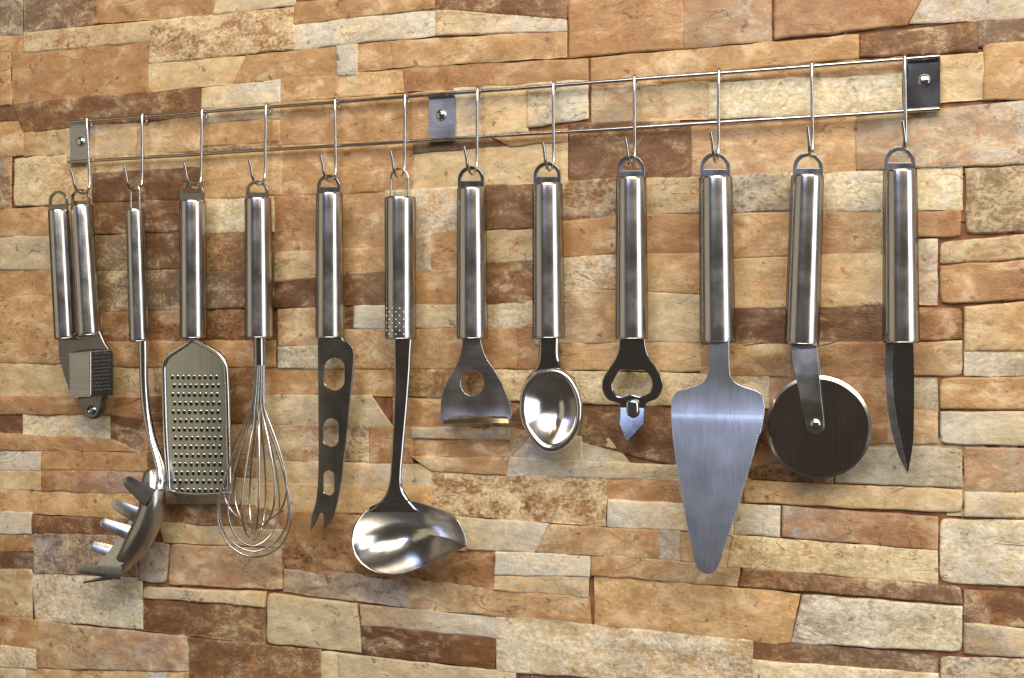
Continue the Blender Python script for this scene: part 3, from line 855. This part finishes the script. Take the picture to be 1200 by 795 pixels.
for k in range(17):
    u = k/16; x = 520+u*76
    for (yy, oo) in ((491.0-1.5*math.sin(u*math.pi)+(1-u)*1.5, .0150), (497.2-1.2*u-.6*math.sin(u*math.pi), .0168), (497.6-1.2*u-.6*math.sin(u*math.pi), .0158), (491.4-1.5*math.sin(u*math.pi)+(1-u)*1.5, .0140)):
        q = P(x, yy, TOFF+oo-.0075); V0.append(q)
for i in range(16):
    for k in range(4): F0.append((i*4+k, i*4+(k+1) % 4, i*4+4+(k+1) % 4, i*4+4+k))
F0 += [(0, 1, 2, 3), tuple(len(V0)-4+k for k in range(4))]
obj('blade', V0, F0, M['polish'], root=t)

# ---- ladle
t = thing('ladle', P(468, 210, TOFF), 'steel ladle with round mirror bright bowl and pouring spout on its right', 'ladle')
wire_loop(t, 458, 478.5, 198, 231)
handle(t, (469, 231), (469.5, 398), 35, 35)
V0 = []
neck = [(462.5, 391, 1), (483, 391, 1), (481, 420), (479, 480), (477, 550), (479, 568), (486, 580), (496, 591), (500, 597), (446, 597), (451, 589), (460, 578), (464, 562), (464.5, 540), (464, 480), (462.5, 420)]
zl0, zl1 = P(470, 430, TOFF).z, P(470, 590, TOFF).z
v, f = plate_geo(neck, off=TOFF, th=.0030, bev=.0013, cuts=[zl0+(zl1-zl0)*k/20 for k in range(22)],
                 warp=lambda x, z: .0135*max(0, min(1.05, (zl0-z)/(zl0-zl1)))**1.25)
obj('neck', v, f, M['darkblade'], root=t)
lo = [(470, 585.5), (452, 587), (431, 596), (416, 614), (411.5, 634), (417, 652), (431, 666), (451, 673), (474, 672), (500, 662.5), (525, 651), (547.5, 640.5, 1), (545, 627), (537, 610), (527, 602), (512, 596), (491, 589)]
prof = [(1.0, 0), (.99, .0006), (.975, .0003), (.965, -.0006)]
for k in range(1, 20):
    rho = .96*(1-k/19); prof.append((max(rho, .015), -.0006-.026*(1-(rho/.96)**2)**.85))
bowl(t, 'bowl', lo, (466, 630), prof, M['dish'], TOFF+.0148, nseg=6, th=.0011)
# embossed dots low on the handle
hd = []
r_ = rad(35*1.05, 469, TOFF)
for i in range(8):
    for j in range(7):
        if (i+j) % 2: continue
        z = P(469, 362+i*4.3, TOFF).z; a = math.radians(-48+j*15)
        base = P(469, 380, TOFF)
        nrm = Vector((math.sin(a+.2), -math.cos(a+.2), 0)); c = Vector((base.x, base.y, z))+nrm*(r_-.0002)
        hd.append(lathe_geo(c, c+nrm, [(0, .0008), (.0003, .0007), (.0005, .0003), (.00055, .0001)], 8))
v, f = join(*hd); obj('embossed_dots', v, f, M['polish'], root=t, kind='stuff')

# ---- cheese knife
t = thing('cheese_knife', P(385, 210, TOFF), 'dark cheese knife with three oval holes and a forked tip', 'knife')
loop_plate(t, 385.5, 205, 227, 27.5)
handle(t, (386, 226), (386.5, 396.5), 30, 32.5)
out = [(372.5, 390, 1), (400, 390, 1), (402, 398), (411, 404), (414.5, 412), (414.5, 428), (409.5, 480), (405, 521), (399, 572), (391, 605), (384, 615), (378.5, 621.5, 1), (379.5, 610), (378.5, 602), (375, 602), (371, 611), (364, 622, 1), (365.5, 605), (370.5, 588), (373, 560), (373.5, 520), (373, 450)]
v, f = plate_geo(out, [slot(392, 438.5, 23.5, 38), slot(388, 507, 17.5, 33), slot(385.5, 566, 12.5, 29)], off=TOFF, th=.0015, bev=.0004)
obj('blade', v, f, M['darkblade'], root=t, angle=25)
zz = []
for k in range(60):
    y = 430+k*2.4; x = 414.5+(396-414.5)*((y-430)/144)**1.15 if y > 430 else 414.5
    p = P(x, y, TOFF); zz.append(box_geo(p, .0005, .0004, .0004, X=Vector((.7, 0, .7)), Z=Vector((-.7, 0, .7))))
v, f = join(*zz); obj('serrated_edge', v, f, M['blade'], root=t, smooth=False, kind='stuff')

# ---- whisk
t = thing('balloon_whisk', P(301, 222, TOFF), 'steel balloon whisk of looped thin wires', 'whisk')
loop_plate(t, 301.5, 211.5, 233, 26)
handle(t, (302.3, 232), (303.5, 396.5), 30, 32)
p0, p1 = P(304, 392, TOFF), P(304.5, 430, TOFF)
rs = 7.2*mpp(304, TOFF)
v, f = lathe_geo(p0, p1, [(0, rs), ((p1-p0).length-.0005, rs), ((p1-p0).length, rs*.85)], 24)
obj('ferrule', v, f, M['darkblade'], root=t)
ax = [(428, 5), (460, 6), (485, 8.5), (505, 16), (530, 27), (560, 38), (590, 45), (615, 45), (636, 35), (647, 21), (652, 8), (653, 0)]
mp_ = mpp(300, TOFF)
def cxw(y): return 304.5 - 7.0*min(1, max(0, (y-430)/160))
NL = 7
for j in range(NL):
    ang = math.pi*(j/NL)+.22
    tilt = 1.0-.03*j
    side = []
    for sgn in (-1, 1):
        side.append([(y, sgn*r) for y, r in ax])
    seq = side[0]+side[1][::-1][1:]
    pts = []
    for y, r in seq:
        yy = 430+(y-430)*tilt
        c = P(cxw(yy), yy, TOFF+.002)
        hr = r*mp_*1.03
        fo = .52 if y > 500 else .9      # the wires nest flatter towards the wall
        pts.append(Vector((c.x+hr*math.cos(ang), c.y+hr*math.sin(ang)*fo, c.z)))
    pts = catmull(pts, 5)
    v, f = tube_geo(pts, .00078, 8); obj('wire', v, f, M['wire'], root=t)

# ---- grater
t = thing('flat_grater', P(225, 222, TOFF), 'flat hand grater with rounded wire frame and rows of small teeth', 'grater')
loop_plate(t, 225.3, 212, 236, 28, band=.42)
handle(t, (225.8, 235), (227, 397), 30, 31.5)
go = .0225
fr = [P(x, y, go) for x, y in [(226, 396), (222, 402), (210, 410), (198, 418), (192.5, 428), (192.5, 450), (194, 500), (196.5, 545), (198, 577)]]
v, f = tube_geo(catmull(fr, 5), .0021, 12); g1 = (v, f)
fr = [P(x, y, go) for x, y in [(228, 396), (232, 401), (245, 408), (257, 416), (264, 427), (266, 450), (267.5, 500), (268.5, 545), (269, 578)]]
g2 = tube_geo(catmull(fr, 5), .0021, 12)
g3 = tube_geo(catmull([P(x, y, go+.001) for x, y in [(198, 575), (212, 577.5), (232, 579), (252, 578.5), (268.5, 577)]], 4), .0014, 10)
v, f = join(g1, g2, g3); obj('frame', v, f, M['wire'], root=t)
xg = P(230, 500, go).x; wg = (P(265, 500, go).x-P(195, 500, go).x)/2
bw = lambda x, z: .0008*(1-((x-xg)/wg)**2)
out = [(226, 402), (240, 408), (256, 418), (263, 430, 1), (265, 500), (267, 576, 1), (232, 579), (200, 576, 1), (196, 500), (194, 430, 1), (202, 417), (215, 408)]
def gcell(r, c):
    y = 441+r*10.2; x0 = 201+(y-440)*.022; x1 = 259+(y-440)*.045
    sh = .5 if r % 2 else 0
    return x0+(x1-x0)*(c+.25+sh*.6)/9.0, y
holes = []
for r in range(14):
    if r >= 14: continue
    for c in range(9):
        x, y = gcell(r, c)
        holes.append([(x-1.3, y+.7, 1), (x-.8, y-.8), (x+.8, y-.8), (x+1.3, y+.7, 1)])
v, f = plate_geo(out, [], off=go, th=.0007, bev=.0001, warp=bw, vcuts=[xg+wg*(k/8-1) for k in range(1, 16)])
pl = obj('grating_sheet', v, f, M['grater'], root=t)
teeth = []; gaps = []
for r in range(14):
    for c in range(9):
        x, y = gcell(r, c)
        q = P(x, y, go); q.y -= bw(q.x, q.z)+.0003
        # a raised burr: half dome open at the top
        V0, F0 = [], []
        R = .00115; n = 8
        for i in range(4):
            a = (math.pi/2)*i/3
            for k in range(n+1):
                b = math.pi*k/n
                V0.append(q+Vector((R*math.cos(b)*math.cos(a), -R*.85*math.sin(a), R*1.1*math.sin(b)*math.cos(a)+.0002)))
        for i in range(3):
            for k in range(n): F0.append((i*(n+1)+k, i*(n+1)+k+1, (i+1)*(n+1)+k+1, (i+1)*(n+1)+k))
        teeth.append((V0, F0))
        gaps.append(lathe_geo(q+Vector((0, .0002, -.0013)), q+Vector((0, -1, -.0013)), [(0, .0015), (.00045, .0015), (.0005, .0005)], 8))  # dark disc on the sheet in place of a shaded hole
v, f = join(*teeth); obj('teeth', v, f, M['polish'], root=t, parent=None, kind='stuff')
v, f = join(*gaps); obj('hole_shade_discs', v, f, M['gap'], root=t, kind='stuff')

# ---- spaghetti server
t = thing('spaghetti_server', P(157, 222, TOFF), 'spaghetti server turned sideways with curved toothed bowl', 'pasta server')
wire_loop(t, 153.5, 163.5, 217.5, 246, r=.0009)
handle(t, (158.5, 245.5), (163.5, 401), 21.5, 23)
ctr = [(168, 394), (168.5, 420), (169, 450), (171.5, 480), (177, 510), (184, 535), (188.5, 556), (187, 575)]
pts = catmull([Vector((a, b, 0)) for a, b in ctr], 6)
P3 = []; RR = []
for k, p in enumerate(pts):
    u = k/(len(pts)-1); P3.append(P(p.x, p.y, TOFF+.012*u*u)); RR.append((6.0-1.2*math.sin(u*math.pi)+.5*u)*mpp(168, TOFF))
v, f = tube_geo(P3, RR, 20); obj('neck', v, f, M['polish'], root=t)
# the bowl: a trough swept along a bending spine, opening to the left
outer = catmull([Vector((a, b, 0)) for a, b in [(184, 545), (192.5, 565), (194, 590), (188, 618), (176, 642), (160, 660), (143, 672), (124, 679)]], 5)
inner = catmull([Vector((a, b, 0)) for a, b in [(168, 553), (164, 575), (162, 595), (154, 615), (146, 632), (139, 648), (131, 660), (116, 672)]], 5)
V0, F0 = [], []; ns = 9; n = len(outer)
for lay in (0, 1):
    for i in range(n):
        u = i/(n-1); bulge = .017*math.sin(math.pi*min(1, .12+u*.95))**.7
        for s in range(ns):
            a = s/(ns-1)
            p = outer[i]*(1-a)+inner[i]*a
            fo = .004+bulge*math.sin(math.pi*(.06+.62*a))+(-.0011 if lay else 0)
            V0.append(P(p.x+(.8 if lay and s == 0 else 0)*0, p.y, TOFF+fo))
for lay in (0, 1):
    b = lay*n*ns
    for i in range(n-1):
        for s in range(ns-1): F0.append((b+i*ns+s, b+i*ns+s+1, b+(i+1)*ns+s+1, b+(i+1)*ns+s))
b = n*ns
for i in range(n-1):
    F0.append((i*ns, (i+1)*ns, b+(i+1)*ns, b+i*ns)); F0.append((i*ns+ns-1, (i+1)*ns+ns-1, b+(i+1)*ns+ns-1, b+i*ns+ns-1))
for s in range(ns-1):
    F0.append((s, s+1, b+s+1, b+s)); e = (n-1)*ns; F0.append((e+s, e+s+1, b+e+s+1, b+e+s))
obj('bowl', V0, F0, M['cast'], root=t, angle=70)
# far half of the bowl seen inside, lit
def tooth(a, b, w0, w1, off0, off1, mat, name='tooth', nn=22, th=.0011, tilt_=0.0, curl=.0):
    """rounded prong with a crowned face and a thick rim"""
    A, B = Vector(a), Vector(b); dv = (B-A).normalized(); nv = Vector((-dv.y, dv.x)); V0, F0 = [], []
    L_ = (B-A).length; SS = [-1, -.92, -.7, -.35, 0, .35, .7, .92, 1]; ns_ = len(SS)
    for lay in (0, 1):
        for i in range(nn+1):
            d = L_*(1-math.cos(math.pi/2*i/nn)**1.0) if False else L_*math.sin(math.pi/2*i/nn)
            u = d/L_; c = A*(1-u)+B*u; wd = w0+(w1-w0)*u
            rem = L_-d
            if rem < w1: wd *= math.sqrt(max(.004, 1-((w1-rem)/w1)**2))
            for s in SS:
                p = c+nv*wd*s
                crown = .0009*(1-s*s)*(wd/w0) if not lay else .0006*(1-s*s)
                V0.append(P(p.x, p.y, off0+(off1-off0)*u-curl*u*u-(th if lay else 0)+crown-(tilt_*s*wd*mpp(p.x))))
    m = (nn+1)*ns_
    for lay in (0, 1):
        for i in range(nn):
            for s in range(ns_-1): q = lay*m+i*ns_+s; F0.append((q, q+1, q+ns_+1, q+ns_))
    for i in range(nn):
        q = i*ns_; F0.append((q, q+ns_, m+q+ns_, m+q)); q += ns_-1; F0.append((q, q+ns_, m+q+ns_, m+q))
    q = nn*ns_
    for s in range(ns_-1): F0.append((s, s+1, m+s+1, m+s)); F0.append((q+s, q+s+1, m+q+s+1, m+q+s))
    return obj(name, V0, F0, mat, root=t, angle=80)
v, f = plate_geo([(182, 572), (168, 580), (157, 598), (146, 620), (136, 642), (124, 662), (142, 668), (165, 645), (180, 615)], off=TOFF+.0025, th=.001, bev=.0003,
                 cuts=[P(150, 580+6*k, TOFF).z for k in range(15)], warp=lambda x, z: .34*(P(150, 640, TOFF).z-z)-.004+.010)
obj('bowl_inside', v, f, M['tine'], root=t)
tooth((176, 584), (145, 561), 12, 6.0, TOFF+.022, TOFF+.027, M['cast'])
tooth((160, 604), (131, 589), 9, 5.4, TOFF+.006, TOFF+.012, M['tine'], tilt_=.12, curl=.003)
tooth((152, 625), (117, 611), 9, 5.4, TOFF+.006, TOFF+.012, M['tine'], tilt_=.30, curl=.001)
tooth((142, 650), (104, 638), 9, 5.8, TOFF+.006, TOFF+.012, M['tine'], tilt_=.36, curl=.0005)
tooth((142, 672), (90, 667), 8, 4.5, TOFF+.021, TOFF+.026, M['cast'])
tooth((134, 676), (97, 683), 3, 1.2, TOFF+.012, TOFF+.020, M['cast'])

# ---- garlic press
t = thing('garlic_press', P(94, 232, TOFF), 'garlic press with two long round handles and perforated press basket', 'garlic press')
loop_plate(t, 94.5, 221.5, 241, 22, off=TOFF, band=.28)
loop_plate(t, 68.5, 224, 247, 22, off=TOFF+.006, band=.28)
handle(t, (95.5, 240.5), (105, 394), 24.5, 27, off=TOFF)
handle(t, (68.5, 246), (76.5, 398), 24, 24.5, off=TOFF+.006)
# side cheek of the press
v, f = plate_geo([(69, 392, 1), (118, 388, 1), (124, 402), (131, 412, 1), (131, 462, 1), (121, 466), (118, 474), (101, 478), (90, 468), (85, 464), (78, 445), (71, 420)], off=TOFF, th=.004, bev=.0015)
obj('press_arm', v, f, M['cheek'], root=t)
# pivot lug with its pin
v, f = plate_geo([(88, 460, 1), (131, 460, 1), (124, 468), (121.5, 480), (117, 489), (109, 491.5), (101, 487), (98, 478), (92, 470)], [ellipse(109.5, 480.5, 2.6, 2.6, 12)], off=TOFF+.004, th=.006, bev=.0022)
obj('pivot_lug', v, f, M['cheek'], root=t)
c = P(110, 481, TOFF+.006)
v, f = lathe_geo(c, c+Vector((0.2, -1, 0)), [(0, .0036), (.0012, .0034), (.0020, .0024), (.0024, .0005)], 20)
obj('pivot_pin', v, f, M['darkblade'], root=t)
# basket turned so one corner faces us: a smooth wall on the left, a perforated wall on the right
E = (P(106, 412, TOFF+.016), P(106, 463, TOFF+.016)); A = (P(80.5, 414, TOFF+.0125), P(81.5, 464, TOFF+.0125)); Bq = (P(132.5, 410, TOFF+.004), P(132.5, 461.5, TOFF+.004))
def wallpanel(a, b, th, name, mat):
    n_ = (b[0]-a[0]).cross(a[1]-a[0]).normalized()
    if n_.y > 0: n_ = -n_
    vs = [a[0], b[0], b[1], a[1]]; V0 = [p.copy() for p in vs]+[p-n_*th for p in vs]
    F0 = [(0, 1, 2, 3), (4, 5, 6, 7), (0, 1, 5, 4), (1, 2, 6, 5), (2, 3, 7, 6), (3, 0, 4, 7)]
    bm = bmesh.new(); bv = [bm.verts.new(p) for p in V0]
    for q in F0: bm.faces.new([bv[i] for i in q])
    bmesh.ops.recalc_face_normals(bm, faces=bm.faces)
    bmesh.ops.bevel(bm, geom=bm.edges[:], offset=.0006, segments=2, affect='EDGES')
    bm.verts.index_update(); V1 = [v.co.copy() for v in bm.verts]; F1 = [tuple(v.index for v in q.verts) for q in bm.faces]; bm.free()
    return obj(name, V1, F1, mat, root=t, angle=30), n_
wallpanel(A, E, .0018, 'basket_side', M['plate'])
_, nn_ = wallpanel((E[0], E[1]), (Bq[0], Bq[1]), .0018, 'perforated_side', M['darkblade'])
v, f = tube_geo([E[0]+Vector((0, -.0002, 0)), E[1]+Vector((0, -.0002, 0))], .0009, 10)
obj('basket_edge', v, f, M['polish'], root=t)
dots = []; 
for r in range(11):
    for c_ in range(7):
        u = .10+.80*(c_+(.0 if r % 2 else .5))/7; w_ = .07+.86*r/10.5
        p = (E[0]*(1-u)+Bq[0]*u)*(1-w_)+(E[1]*(1-u)+Bq[1]*u)*w_
        dots.append(lathe_geo(p+nn_*.00005, p+nn_, [(0, .0005), (.0002, .0004), (.0003, .0002)], 8))
v, f = join(*dots); obj('perforations', v, f, M['loop'], root=t, kind='stuff')
top = [A[0], E[0], Bq[0], P(106, 408, TOFF)]; 
V0 = [p.copy() for p in top]+[p+Vector((0, 0, -.002)) for p in top]
obj('basket_top', V0, [(0, 1, 2, 3), (4, 5, 6, 7), (0, 1, 5, 4), (1, 2, 6, 5), (2, 3, 7, 6), (3, 0, 4, 7)], M['cast'], root=t, smooth=False)
bot = [A[1], E[1], Bq[1], P(106, 468, TOFF)]
V0 = [p+Vector((0, 0, .001)) for p in bot]+[p+Vector((0, 0, -.0015)) for p in bot]
obj('basket_bottom', V0, [(0, 1, 2, 3), (4, 5, 6, 7), (0, 1, 5, 4), (1, 2, 6, 5), (2, 3, 7, 6), (3, 0, 4, 7)], M['darkblade'], root=t, smooth=False)
